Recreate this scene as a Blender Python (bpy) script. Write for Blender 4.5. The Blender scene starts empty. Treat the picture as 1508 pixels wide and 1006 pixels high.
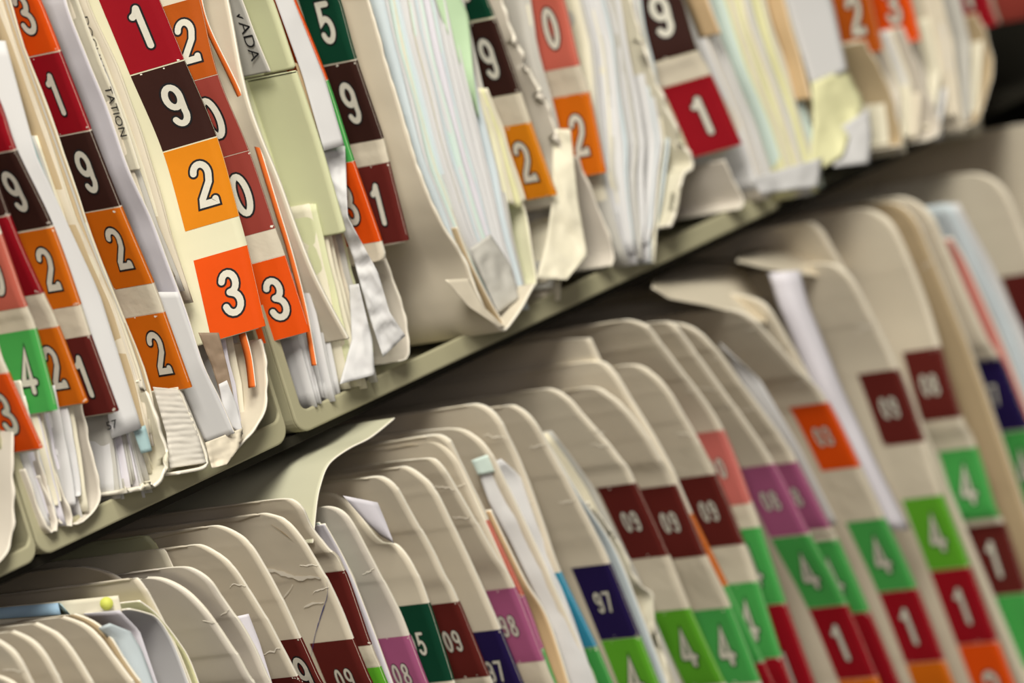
import bpy, math, random
from mathutils import Vector, Matrix, noise
random.seed(7)
C = bpy.context.scene.collection
sc = bpy.context.scene

# ---------------------------------------------------------------- camera
W, H = 1508, 1006
LENS, DIST = 240.0, 2150.0                    # mm
ALPHA, THETA, ROLL = math.radians(45), math.radians(8.5), math.radians(17)
FPX = LENS / 36.0 * W
sa, ca, st, ct = math.sin(ALPHA), math.cos(ALPHA), math.sin(THETA), math.cos(THETA)
f = Vector((sa * ct, ca * ct, -st))
r0 = Vector((ca, -sa, 0)); u0 = Vector((sa * st, ca * st, ct))
r = r0 * math.cos(ROLL) - u0 * math.sin(ROLL)
u = u0 * math.cos(ROLL) + r0 * math.sin(ROLL)
CAM = -f * DIST                               # millimetres; image centre looks at the origin on the folder fronts


def proj(p):
    v = p - CAM; z = v.dot(f)
    return W / 2 + FPX * v.dot(r) / z, H / 2 - FPX * v.dot(u) / z


def U(px, py, y=0.0):                         # the point of the upright plane y = const seen at a pixel
    d = f + r * ((px - W / 2) / FPX) - u * ((py - H / 2) / FPX)
    return CAM + d * ((y - CAM.y) / d.y)


cam_d = bpy.data.cameras.new('camera'); cam = bpy.data.objects.new('camera', cam_d); C.objects.link(cam)
cam_d.lens = LENS; cam_d.sensor_width = 36; cam_d.clip_start = .05; cam_d.clip_end = 50
m = Matrix.Identity(4)
for i in range(3):
    m[i][0] = r[i]; m[i][1] = u[i]; m[i][2] = -f[i]; m[i][3] = CAM[i] * .001
cam.matrix_world = m
cam_d.dof.use_dof = True
cam_d.dof.focus_distance = (U(360, 420) - CAM).dot(f) * .001
cam_d.dof.aperture_fstop = 7.6
sc.camera = cam

# ---------------------------------------------------------------- light
sc.view_settings.view_transform = 'Standard'; sc.view_settings.look = 'None'
sc.view_settings.exposure = -0.14; sc.view_settings.gamma = 1
wd = bpy.data.worlds.new('world'); sc.world = wd; wd.use_nodes = True
wd.node_tree.nodes['Background'].inputs[0].default_value = (1.0, .93, .82, 1)
wd.node_tree.nodes['Background'].inputs[1].default_value = .02


def area(name, loc, target, size, power, col):
    l = bpy.data.lights.new(name, 'AREA'); l.size = size; l.energy = power; l.color = col
    o = bpy.data.objects.new(name, l); C.objects.link(o)
    o.location = Vector(loc)
    o.rotation_euler = (Vector(target) - Vector(loc)).to_track_quat('-Z', 'Y').to_euler()
    return o


area('ceiling_lamp', (-.45, -1.0, 1.55), (0, 0, 0), .5, 21, (1.0, .97, .84))
area('aisle_lamp', (-.95, -1.0, 1.2), (-.1, 0, -.1), .5, 31, (1.0, .94, .84))
area('side_fill', (-1.2, -1.45, .45), (-.1, 0, -.1), .6, 6, (1.0, .89, .86))  # added pinkish fill without a fixture, lifts the lower folder faces

# ---------------------------------------------------------------- materials
def mat(name, col, rough=.6, mottle=.06, scale=60, bump=.15, spec=.3, coat=0, fleck=None, trans=0):
    mt = bpy.data.materials.new(name); mt.use_nodes = True
    nt = mt.node_tree; b = nt.nodes['Principled BSDF']
    b.inputs['Roughness'].default_value = rough
    b.inputs['Specular IOR Level'].default_value = spec
    if coat: b.inputs['Coat Weight'].default_value = coat; b.inputs['Coat Roughness'].default_value = .25
    tc = nt.nodes.new('ShaderNodeTexCoord'); n = nt.nodes.new('ShaderNodeTexNoise')
    n.inputs['Scale'].default_value = scale; n.inputs['Detail'].default_value = 6
    nt.links.new(tc.outputs['Object'], n.inputs['Vector'])
    mx = nt.nodes.new('ShaderNodeMix'); mx.data_type = 'RGBA'
    mx.inputs[6].default_value = tuple(c * (1 - mottle * 1.5) for c in col) + (1,)
    mx.inputs[7].default_value = tuple(min(1, c * (1 + mottle)) for c in col) + (1,)
    nt.links.new(n.outputs['Fac'], mx.inputs[0]); last = mx.outputs[2]
    if fleck:
        n2 = nt.nodes.new('ShaderNodeTexNoise'); n2.inputs['Scale'].default_value = fleck[1]; n2.inputs['Detail'].default_value = 4
        nt.links.new(tc.outputs['Object'], n2.inputs['Vector'])
        rp = nt.nodes.new('ShaderNodeValToRGB'); rp.color_ramp.elements[0].position = fleck[2]; rp.color_ramp.elements[1].position = fleck[2] + .06
        nt.links.new(n2.outputs['Fac'], rp.inputs[0])
        m2 = nt.nodes.new('ShaderNodeMix'); m2.data_type = 'RGBA'; nt.links.new(rp.outputs[0], m2.inputs[0])
        nt.links.new(last, m2.inputs[6]); m2.inputs[7].default_value = fleck[0] + (1,); last = m2.outputs[2]
    nt.links.new(last, b.inputs['Base Color'])
    if bump:
        n3 = nt.nodes.new('ShaderNodeTexNoise'); n3.inputs['Scale'].default_value = scale * 3; n3.inputs['Detail'].default_value = 5
        nt.links.new(tc.outputs['Object'], n3.inputs['Vector'])
        bp = nt.nodes.new('ShaderNodeBump'); bp.inputs['Strength'].default_value = bump; bp.inputs['Distance'].default_value = .001
        nt.links.new(n3.outputs['Fac'], bp.inputs['Height']); nt.links.new(bp.outputs[0], b.inputs['Normal'])
    if trans:
        b.inputs['Transmission Weight'].default_value = trans; b.inputs['IOR'].default_value = 1.1
    return mt


M = {}
M['manila'] = mat('manila_card', (.69, .625, .50), bump=.12, scale=35, mottle=.07)
M['manila2'] = mat('grey_manila_card', (.66, .61, .53), bump=.12, scale=30, mottle=.08)
M['tan'] = mat('tan_card', (.50, .39, .24), bump=.12, scale=30)
M['rim'] = mat('card_edge', (.93, .88, .76), bump=0)
M['cream'] = mat('cream_card', (.74, .72, .52), bump=.1, scale=25)
M['laminate'] = mat('clear_laminate_over_card', (.66, .60, .48), rough=.3, bump=.5, scale=40, coat=.3)
M['white'] = mat('white_paper', (.63, .63, .635), bump=.06, scale=25, mottle=.03)
M['lilac'] = mat('lilac_paper', (.68, .66, .72), bump=.06, scale=25, mottle=.03)
M['blue'] = mat('blue_paper', (.58, .66, .70), bump=.05)
M['cyan'] = mat('dull_teal_paper', (.36, .52, .54), bump=.05)
M['aqua'] = mat('pale_aqua_paper', (.60, .72, .67), bump=.05)
M['grey'] = mat('grey_paper', (.50, .49, .45), bump=.08)
M['ivory'] = mat('ivory_paper', (.72, .68, .54), bump=.08)
M['yellow'] = mat('pale_yellow_paper', (.74, .73, .44), bump=.06)
M['lime'] = mat('pale_green_card', (.64, .66, .42), bump=.06, scale=20)
M['sage'] = mat('faded_sage_card', (.58, .575, .43), bump=.06, scale=20)
M['orange_paper'] = mat('orange_paper', (.78, .17, .03), bump=.05)
M['pink_paper'] = mat('salmon_paper', (.72, .26, .22), bump=.05)
M['dot'] = mat('yellow_green_sticker', (.62, .66, .12), bump=0)
M['light_blue'] = mat('light_blue_card', (.42, .64, .84), bump=.03)
M['mint'] = mat('mint_paper', (.50, .68, .44), bump=.05)
M['peach'] = mat('peach_paper', (.72, .52, .30), bump=.05, fleck=((.75, .55, .12), 9, .62))
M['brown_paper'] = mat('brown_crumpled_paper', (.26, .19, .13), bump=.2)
M['corrugated'] = mat('ridged_board', (.62, .59, .53), bump=.3, scale=50)
M['bin'] = mat('olive_beige_painted_metal', (.40, .38, .25), rough=.42, bump=.05, scale=12, mottle=.05)
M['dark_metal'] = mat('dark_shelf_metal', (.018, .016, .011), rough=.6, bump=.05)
M['ink'] = mat('black_ink', (.012, .012, .014), rough=.5, bump=0)
M['blue_ink'] = mat('blue_ink', (.05, .06, .25), rough=.5, bump=0)
M['digit'] = mat('white_print', (.68, .66, .57), rough=.5, bump=.1, scale=200)
LAB = {'red': (.38, .008, .018), 'darkred': (.155, .022, .018), 'brown': (.050, .018, .014), 'orange': (.80, .185, .008),
       'amber': (.90, .30, .012), 'vermilion': (.95, .105, .006), 'salmon': (.72, .17, .12), 'green': (.09, .50, .11),
       'lightgreen': (.15, .52, .035), 'darkgreen': (.006, .065, .033), 'navy': (.022, .012, .085), 'violet': (.52, .14, .30),
       'brick_shaded_salmon': (.36, .060, .045), 'deep_shaded_orange': (.55, .11, .01), 'cyan': (.06, .42, .66), 'pink': (.80, .22, .19)}  # includes salmon and orange copies darkened to stand in for shade
LM = {k: mat(k + '_printed_label', tuple(c * .74 for c in v), rough=.6, mottle=.05, bump=.08, scale=80, coat=0, spec=.12) for k, v in LAB.items()}


# ---------------------------------------------------------------- tagging and mesh helpers
def obj(name, verts, faces, mats, parent=None, fm=None, thick=0, smooth=True):
    me = bpy.data.meshes.new(name)
    off = Vector((0, 0, 0)); q = parent
    while q: off = off + q.location; q = q.parent
    me.from_pydata([tuple(Vector(v) * .001 - off) for v in verts], [], faces)
    for a in mats: me.materials.append(a)
    if fm:
        for p, i in zip(me.polygons, fm): p.material_index = i
    if smooth:
        for p in me.polygons: p.use_smooth = not (smooth == 2 and p.material_index == 1)
    me.update()
    o = bpy.data.objects.new(name, me); C.objects.link(o)
    if parent: o.parent = parent
    if thick:
        s = o.modifiers.new('thickness', 'SOLIDIFY'); s.thickness = thick * .001; s.offset = -1
        if len(mats) > 1: s.material_offset_rim = 1
    return o


def recenter(o, p):                           # top-level meshes get their origin at their own place
    p = Vector(p) * .001
    o.data.transform(Matrix.Translation(-p)); o.location = p
    return o


def tag(o, label, cat, group=None, kind=None):
    o['label'] = label; o['category'] = cat
    if group: o['group'] = group
    if kind: o['kind'] = kind
    return o


def thing(name, loc, label, cat, group=None):
    o = bpy.data.objects.new(name, None); C.objects.link(o); o.location = Vector(loc) * .001
    o.empty_display_size = .01
    return tag(o, label, cat, group)


def catmull(pts, step=6.0):
    """smooth a pixel polyline; corners stay on their points"""
    out = []
    n = len(pts)
    for i in range(n - 1):
        p0 = pts[max(i - 1, 0)]; p1 = pts[i]; p2 = pts[i + 1]; p3 = pts[min(i + 2, n - 1)]
        L = math.dist(p1, p2); k = max(1, int(L / step))
        for j in range(k):
            t = j / k
            out.append(tuple(.5 * ((2 * b) + (-a + c) * t + (2 * a - 5 * b + 4 * c - d) * t * t + (-a + 3 * b - 3 * c + d) * t ** 3)
                             for a, b, c, d in zip(p0, p1, p2, p3)))
    out.append(tuple(pts[-1]))
    return out


class Leaf:
    """A card leaf: front edge along a profile in the plane y=yf, running back into the shelf.
    s<0 is the wrapped front fold, s>0 the face."""
    def __init__(self, F, yf=0, yaw=0, tw=24, wf=1.4, Cn=None, down=None, up=None, L=200, botr=0):
        self.yf, self.yaw, self.tw, self.wf, self.L = yf, math.radians(yaw), tw, wf, L
        F = [tuple(p) for p in F]
        sm = catmull(F)
        P = [U(a, b, yf) for a, b in sm]; Y = [b for a, b in sm]
        if down is not None:                   # carry the edge on down to the height z=down
            d = (P[-1] - P[-4]).normalized(); d = (d + Vector((0, 0, -1)) * .6).normalized()
            n = 30; t = (down - P[-1].z) / d.z
            if t > 0:
                base = P[-1].copy()
                for k in range(1, n + 1): P.append(base + d * (t * k / n)); Y.append(max(proj(P[-1])[1], Y[-1] + 1))
        if up is not None:
            d = (P[0] - P[3]).normalized(); base = P[0].copy()
            add = [base + d * (up * k / 8) for k in range(8, 0, -1)]
            P = add + P; Y = [min(proj(q)[1], Y[0] - 1) for q in add] + Y
        S = [0.0] * len(P)
        if Cn:                                 # rounded corner above the straight edge
            E = P[0]; uu = (P[0] - P[min(8, len(P) - 1)]).normalized()
            D = self.D(); res = []
            for (tx, ty) in Cn:
                b, a = 5.0, 5.0
                for _ in range(6):
                    x0, y0 = proj(E + uu * b + D * a)
                    xb, yb = proj(E + uu * (b + .1) + D * a); xa, ya = proj(E + uu * b + D * (a + .1))
                    j11, j21, j12, j22 = (xb - x0) / .1, (yb - y0) / .1, (xa - x0) / .1, (ya - y0) / .1
                    det = j11 * j22 - j12 * j21; ex, ey = tx - x0, ty - y0
                    b += (ex * j22 - ey * j12) / det; a += (j11 * ey - j21 * ex) / det
                res.append((b, max(a, 0)))
            res.append((0, 0))
            # last stretch to the very top turned vertical in profile: smooth by catmull
            rs = catmull(res, .8)
            P = [E + uu * b for b, a in rs[:-1]] + P
            S = [max(a, 0) for b, a in rs[:-1]] + S
            Y = [Y[0] - 5 * (len(rs) - k) for k in range(len(rs) - 1)] + Y
        for _ in range(8):
            Q = [p.copy() for p in P]; T = list(S)
            for i in range(1, len(P) - 1):
                P[i].x = .5 * Q[i].x + .25 * (Q[i - 1].x + Q[i + 1].x)
                if S[i] > 0 and S[i - 1] > 0: S[i] = .5 * T[i] + .25 * (T[i - 1] + T[i + 1])
        self.P, self.Y, self.S = P, Y, S
        if botr:
            tot = 0
            for i in range(len(P) - 1, -1, -1):
                if i < len(P) - 1: tot += (P[i] - P[i + 1]).length
                if tot < botr: S[i] = max(S[i], botr - math.sqrt(max(botr * botr - (botr - tot) ** 2, 0)))
        self.Lc = [0]
        for i in range(1, len(P)): self.Lc.append(self.Lc[-1] + (P[i] - P[i - 1]).length)

    def D(self): return Vector((-math.sin(self.yaw), math.cos(self.yaw), 0))

    def path(self, s):
        if s < 0:
            k = -s; return Vector((math.cos(self.yaw) * k, math.sin(self.yaw) * k + .3 * k * k, 0))
        D = self.D()
        if s <= self.tw: return D * s
        e = min(s - self.tw, 20)
        return D * self.tw + D * (e * .5) + Vector((0, 1, 0)) * (e * .5 + (s - self.tw - e))

    def at_py(self, py):
        Y = self.Y
        for i in range(len(Y) - 1):
            if Y[i] <= py <= Y[i + 1]:
                t = (py - Y[i]) / max(Y[i + 1] - Y[i], 1e-6)
                return self.Lc[i] + t * (self.Lc[i + 1] - self.Lc[i])
        return self.Lc[0] if py < Y[0] else self.Lc[-1]

    def prof(self, l):
        Lc = self.Lc; l = min(max(l, 0), Lc[-1] - 1e-6)
        lo, hi = 0, len(Lc) - 1
        while hi - lo > 1:
            md = (lo + hi) // 2
            if Lc[md] <= l: lo = md
            else: hi = md
        t = (l - Lc[lo]) / max(Lc[hi] - Lc[lo], 1e-9)
        return self.P[lo].lerp(self.P[hi], t), (self.P[hi] - self.P[lo]).normalized()

    def surf(self, l, s, off=0):
        p, t = self.prof(l)
        if s < 0:
            k = min(1, -s / max(self.wf, .1)); nrm = (self.D() * -1 + t.cross(self.D()) * .25)
            nrm = t.cross(Vector((math.cos(self.yaw), math.sin(self.yaw), 0))); nrm = nrm if nrm.y < 0 else -nrm
        else:
            nrm = t.cross(self.D()); nrm = nrm if nrm.x < 0 else -nrm
        return p + self.path(s) + nrm.normalized() * off

    def mesh(self, name, mats, parent=None, wob=.25):
        ss = [-self.wf, -self.wf * .5, 0, 3, 8, 14, 21, 28, 40, 60, 90, 130, self.L]
        V, Fc, fm = [], [], []
        n = len(self.P); seed = random.random() * 50
        for i in range(n):
            s0 = self.S[i]
            for s in ss:
                if s <= 0:
                    q = self.P[i] + self.path(s0) + (self.path(s) if s < 0 else Vector())
                else:
                    q = self.P[i] + self.path(s0 + (self.L - s0) * s / self.L)
                    w = wob * min(1, max(0, s - 21) / 15)
                    q = q + Vector((noise.noise(Vector((q.y * .03, q.z * .03, seed))) * w * 2, 0, 0))
                V.append(q)
        k = len(ss)
        for i in range(n - 1):
            for j in range(k - 1):
                a = i * k + j
                Fc.append((a, a + 1, a + k + 1, a + k)); fm.append(1 if j < 2 else 0)
        # order faces so the normal looks at -x
        mid = Fc[(n - 2) * (k - 1) + 5]; v0, v1, v2 = V[mid[0]], V[mid[1]], V[mid[2]]
        if (v1 - v0).cross(v2 - v0).x > 0: Fc = [tuple(reversed(q)) for q in Fc]
        return obj(name, V, Fc, mats, parent, fm, thick=.35, smooth=2)

    def label(self, l0, l1, w, m_, parent, off=.09, s_in=None, name='color_label', back=0):
        """a printed strip wrapped round the front edge, from arc length l0 to l1"""
        K = max(10, int(abs(l1 - l0) / 1.6)); ss = [-self.wf - .15, -self.wf * .5, -.25, .1, w * .2, w * .4, w * .6, w * .8, w]
        V, Fc = [], []
        for i in range(K + 1):
            for s in ss: V.append(self.surf(l0 + (l1 - l0) * i / K, s, off))
        k = len(ss)
        for i in range(K):
            for j in range(k - 1):
                a = i * k + j; Fc.append((a, a + k, a + k + 1, a + 1))
        v0, v1, v2 = V[Fc[5][0]], V[Fc[5][1]], V[Fc[5][2]]
        if (v1 - v0).cross(v2 - v0).x > 0: Fc = [tuple(reversed(q)) for q in Fc]
        return obj(name, V, Fc, [m_], parent)


def arc(cx, cy, rx, ry, a0, a1, n=12):
    return [(cx + rx * math.cos(math.radians(a0 + (a1 - a0) * i / n)), cy + ry * math.sin(math.radians(a0 + (a1 - a0) * i / n))) for i in range(n + 1)]


GL = {
    '0': [arc(.25, .5, .17, .40, 0, 360, 26)],
    '1': [[(.12, .74), (.20, .78), (.27, .90)], [(.27, .90), (.27, .10)]],
    '2': [arc(.25, .71, .17, .19, 170, -15, 12) + [(.38, .52), (.14, .20), (.12, .10), (.43, .10), (.43, .15)]],
    '3': [arc(.24, .71, .16, .19, 165, -75, 12) + [(.22, .52)], [(.22, .52)] + arc(.24, .30, .18, .20, 75, -165, 12)],
    '4': [[(.33, .09), (.33, .89), (.07, .32), (.07, .28), (.45, .28)]],
    '5': [[(.42, .90), (.13, .90), (.11, .52)] + arc(.24, .34, .18, .24, 125, -155, 14)],
    '6': [arc(.25, .30, .17, .20, 0, 360, 18), [(.08, .30), (.10, .62)] + arc(.25, .68, .16, .22, 160, 20, 10)],
    '7': [[(.07, .90), (.43, .90), (.20, .09)]],
    '8': [arc(.25, .71, .145, .19, 0, 360, 18), arc(.25, .29, .17, .20, 0, 360, 18)],
    '9': [arc(.25, .68, .17, .22, 0, 360, 20), [(.42, .68), (.40, .36)] + arc(.25, .30, .155, .20, 0, -150, 10)],
}


def glyphs(leaf, text, l_mid, s_mid, hgt, parent, pitch=.56, rot=0, off=.18, name='printed_number', wide=1.0, bold=1.0):
    V, Fc, fm = [], [], []
    tot = pitch * (len(text) - 1)

    def put(x, y, o):                        # glyph units to the leaf's surface
        xr = x * math.cos(rot) - y * math.sin(rot); yr = x * math.sin(rot) + y * math.cos(rot)
        return leaf.surf(l_mid - yr * hgt, max(s_mid - xr * hgt, -leaf.wf * .9), o)

    def stroke(pts, rad, o, mi):             # one continuous ribbon with mitred joints and round ends
        closed = math.dist(pts[0], pts[-1]) < 1e-6
        q = pts[:-1] if closed else [p for k, p in enumerate(pts) if k == 0 or math.dist(p, pts[k - 1]) > 1e-6]
        n = len(q); Lf, Rt = [], []
        for i in range(n):
            a = q[i - 1] if (closed or i > 0) else q[i]; b = q[(i + 1) % n] if (closed or i < n - 1) else q[i]
            d1 = (q[i][0] - a[0], q[i][1] - a[1]); d2 = (b[0] - q[i][0], b[1] - q[i][1])
            l1 = math.hypot(*d1) or 1; l2 = math.hypot(*d2) or 1
            t1 = (d1[0] / l1, d1[1] / l1) if a != q[i] else (d2[0] / l2, d2[1] / l2)
            t2 = (d2[0] / l2, d2[1] / l2) if b != q[i] else t1
            tx, ty = t1[0] + t2[0], t1[1] + t2[1]; tl = math.hypot(tx, ty) or 1; tx /= tl; ty /= tl
            k = rad / max(tx * t1[0] + ty * t1[1], .45)
            Lf.append((q[i][0] - ty * k, q[i][1] + tx * k)); Rt.append((q[i][0] + ty * k, q[i][1] - tx * k))
        base = len(V)
        for a, b in zip(Lf, Rt): V.append(put(a[0], a[1], o)); V.append(put(b[0], b[1], o))
        for i in range(n if closed else n - 1):
            a = base + 2 * i; b = base + 2 * ((i + 1) % n); Fc.append((a, a + 1, b + 1, b)); fm.append(mi)
        if not closed:
            for e, nb in ((0, 1), (n - 1, n - 2)):
                ang = math.atan2(q[e][1] - q[nb][1], q[e][0] - q[nb][0]); c0 = len(V)
                for k in range(9):
                    a = ang - math.pi / 2 + math.pi * k / 8; V.append(put(q[e][0] + rad * math.cos(a), q[e][1] + rad * math.sin(a), o))
                Fc.append(tuple(range(c0, c0 + 9))); fm.append(mi)
    for gi, ch in enumerate(text):
        ox = -tot / 2 + gi * pitch
        for si, st_ in enumerate(GL[ch]):
            pts = [((x - .25) * wide + ox, y - .5) for x, y in st_]
            stroke(pts, .100 * bold, off + si * .02, 0)
    for gi, ch in enumerate(text):
        ox = -tot / 2 + gi * pitch
        for si, st_ in enumerate(GL[ch]):
            pts = [((x - .25) * wide + ox, y - .5) for x, y in st_]
            stroke(pts, .062 * bold, off + .10 + si * .02, 1)
    return obj(name, V, Fc, [M['ink'], M['digit']], parent, fm, smooth=False)


ZUP = 120        # upper leaves carry on this far above the frame
ZLOW = min(U(0, 1006).z, U(1508, 1006).z) - 45      # lower shelf board
FOLDGROUP_UP = None


def folder(name, label, F, labels=(), yf=0, yaw=0, wf=1.1, Cn=None, lower=False, mats=None, cat='file folder', L=200, lw=17.0,
           cover=None, botr=2.5, tw=24, up=None, bare=False, wob=.25, band=(), sm_=None):
    """labels: (py0, py1, colour, text or None, glyph height)"""
    mats = mats or [M['manila'], M['rim']]
    if len(F) == 1: F = [F[0], (F[0][0] + 45, F[0][1] + 100)]
    lf = Leaf(F, yf, yaw, tw, wf, Cn, down=ZLOW if lower else None, up=None if lower else (ZUP if up is None else up), L=L, botr=0 if lower else botr)
    base = lf.P[-1] if lower else lf.P[-1]
    if not labels and not cover and not band:
        o = lf.mesh(name, mats, None, wob); recenter(o, base)
        if lower: creases(lf, o)
        return tag(o, label, cat), lf
    t = thing(name, base, label, cat)
    lf.mesh('tab_leaf', mats, t, wob)
    for (a, b) in band:                       # stretches of clear laminate between the printed strips
        l0, l1 = lf.at_py(a), lf.at_py(b)
        lf.label(l0, l1, lw + .5, M['laminate'], t, off=.05, name='laminate_strip')
    for (a, b, col, txt, gh) in labels:
        l0, l1 = lf.at_py(a), lf.at_py(b)
        q = lf.label(l0, l1, lw, LM[col], t)
        q['label'] = '%s printed label%s' % (col, (' reading ' + txt) if txt else '')
        if random.random() < .75:             # whitened nicks at the strip's ends, on the worn front edge
            V, Fc = [], []
            for _ in range(random.randint(2, 4)):
                lc = random.choice((l0 + random.uniform(.2, 1.0), l1 - random.uniform(.2, 1.0))); sc_ = random.choice((random.uniform(-.2, 1.2), random.uniform(0, lw)))
                b_ = len(V); n_ = 7; rr = random.uniform(.15, .4)
                for k in range(n_):
                    a_ = 6.283 * k / n_; q_ = rr * random.uniform(.5, 1.3); V.append(lf.surf(lc + q_ * math.sin(a_), max(sc_ + 1.4 * q_ * math.cos(a_), -wf), .14))
                Fc.append(tuple(range(b_, b_ + n_)))
            obj('paper_nick', V, Fc, [M['rim']], q)
        if txt:
            big = len(txt) == 1
            glyphs(lf, txt, (l0 + l1) / 2, (sm_ or (8.0 if not lower else 9.0)) if big else lw * .53, (gh * .82 if big else gh * .87) or 14.6, q, pitch=.52, wide=.88 if big else .82, bold=1.08 if big else .95)
    if lower: creases(lf, t)
    if cover: fold(None, None, cover[0], cover[1], parent=t, m_=cover[2] if len(cover) > 2 else 'manila2', jag=.9)
    return t, lf


def creases(lf, parent):
    for _ in range(random.choice((0, 1, 1, 2, 2))):
        l = random.uniform(10, 42); s1 = random.uniform(4, 12); V, Fc = [], []; sd = random.random() * 50; n = 12
        sl = random.uniform(-.25, .35)
        for i in range(n + 1):
            s_ = .4 + s1 * i / n; ll = l + sl * s_ + noise.noise(Vector((s_ * .5, sd, 0))) * 1.2; w = .28 * math.sin(math.pi * (i + .4) / (n + .8)) * random.uniform(.5, 1.2)
            V.append(lf.surf(ll - w, s_, .12)); V.append(lf.surf(ll + w, s_, .2))
        for i in range(n): Fc.append((2 * i, 2 * i + 1, 2 * i + 3, 2 * i + 2))
        obj('crease', V, Fc, [M['rim']], parent)


def fold(name, label, pts, yf, parent=None, m_='manila2', L=180, th=.5, cat='file folder', smooth=True, jag=0):
    """card or paper bent along a pixel polyline seen end on, running back into the shelf"""
    sm = catmull(pts, 5) if smooth else pts
    seed = random.random() * 90
    V, Fc = [], []; ss = [q for q in (0, 1.5, 6, 15, 40, 90) if q < L] + [L]
    for i, (a, b) in enumerate(sm):
        p = U(a, b, yf)
        j = (.5 + noise.noise(Vector((i * .23, seed, 0)))) * jag
        for s in ss: V.append(p + Vector((noise.noise(Vector((s * .1, i * .1, seed))) * .5 * min(1, s / 5), s + (j if s == 0 else 0), 0)))
    k = len(ss)
    for i in range(len(sm) - 1):
        for q in range(k - 1):
            a = i * k + q; Fc.append((a, a + 1, a + k + 1, a + k))
    o = obj(name or 'folder_cover', V, Fc, [M[m_], M['rim']], parent, thick=th)
    if not parent: recenter(o, V[len(V) // 2]); tag(o, label, cat)
    return o


def interp(poly, t):
    """point at fraction t of a polyline, by length"""
    L = [0]
    for a, b in zip(poly, poly[1:]): L.append(L[-1] + math.dist(a, b))
    d = t * L[-1]
    for i in range(len(poly) - 1):
        if d <= L[i + 1] or i == len(poly) - 2:
            k = (d - L[i]) / max(L[i + 1] - L[i], 1e-6)
            return tuple(p + (q - p) * k for p, q in zip(poly[i], poly[i + 1]))


def bundle(label, left, right, n, yf, cols, jit=3.0, rec=7.0, name='paper_bundle', group=None, L=150, th=.28, cat='papers', up=0, wav=.5):
    """many sheets standing side by side between two edge polylines"""
    V, Fc, fm = [], [], []; NP = 22; keys = []
    for c in cols:
        if c not in keys: keys.append(c)
    sr = random.random() * 100
    for k in range(n):
        t = (k + random.uniform(-.3, .3)) / max(n - 1, 1); t = min(max(t, 0), 1)
        y0 = yf + random.uniform(0, rec); endj = random.uniform(-jit, jit); mi = keys.index(random.choice(cols))
        rows = []
        for i in range(NP + 1):
            q = i / NP
            a = interp(left, q); b = interp(right, q)
            x = a[0] + (b[0] - a[0]) * t; y = a[1] + (b[1] - a[1]) * t
            p = U(x, y, y0)
            if q > .9: p.z += endj * (q - .9) / .1
            p.x += noise.noise(Vector((i * .22, k * .37, sr))) * wav
            rows.append(p)
        base = len(V)
        for p in rows:
            for s, w in ((0, 0), (4, .2), (15, .5), (50, .8), (L, 1)):
                V.append(p + Vector((noise.noise(Vector((p.z * .04, s * .05, k + sr))) * w, s, 0)))
        for i in range(NP):
            for j in range(4):
                a = base + i * 5 + j; Fc.append((a, a + 1, a + 6, a + 5)); fm.append(mi)
    o = obj(name, V, Fc, [M[c] for c in keys], None, fm, thick=0)
    s = o.modifiers.new('thickness', 'SOLIDIFY'); s.thickness = th * .001; s.offset = -1
    recenter(o, V[len(V) // 2])
    return tag(o, label, cat, group, 'stuff')


def patch(name, label, left, right, yl, yr, m_, nu=8, nv=24, crum=0, cat='paper sheet', freq=.12, th=.25, bulge=0, parent=None, back=60, ridges=0):
    """a sheet whose near face spans two edge polylines, the left one deeper in the shelf; optionally crumpled or bulged"""
    V, Fc = [], []; seed = random.random() * 60
    for i in range(nv + 1):
        a = interp(left, i / nv); b = interp(right, i / nv)
        for j in range(nu + 1):
            t = j / nu
            p = U(a[0] + (b[0] - a[0]) * t, a[1] + (b[1] - a[1]) * t, yl + (yr - yl) * t)
            v = f * (-bulge * math.sin(math.pi * t))
            if crum:
                nn = noise.noise(Vector((p.x * freq, p.z * freq * .6, seed))); n2 = noise.noise(Vector((p.x * freq * 2.3, p.z * freq * 2, seed + 9)))
                v += f * (abs(nn) * 1.5 + abs(n2) * .5) * crum
            if ridges: v += f * (math.sin(i / nv * ridges * 6.28) * .10 + noise.noise(Vector((j * .6, i * .4, seed))) * .3)
            V.append(p + v)
    k = nu + 1
    for i in range(nv):
        for j in range(nu):
            a = i * k + j; Fc.append((a, a + k, a + k + 1, a + 1))
    o = obj(name, V, Fc, [M[m_]], parent, smooth=True)
    s = o.modifiers.new('thickness', 'SOLIDIFY'); s.thickness = th * .001; s.offset = 0
    if parent: return o
    recenter(o, V[len(V) // 2]); return tag(o, label, cat)


def boxmesh(name, p0, p1, m_, kind=None):
    (x0, y0, z0), (x1, y1, z1) = p0, p1
    V = [Vector((x, y, z)) for x in (x0, x1) for y in (y0, y1) for z in (z0, z1)]
    Fc = [(0, 1, 3, 2), (4, 6, 7, 5), (0, 4, 5, 1), (2, 3, 7, 6), (0, 2, 6, 4), (1, 5, 7, 3)]
    o = obj(name, V, Fc, [M[m_]], smooth=False); recenter(o, ((x0 + x1) / 2, (y0 + y1) / 2, z0))
    if kind: o['kind'] = kind
    return o


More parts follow.
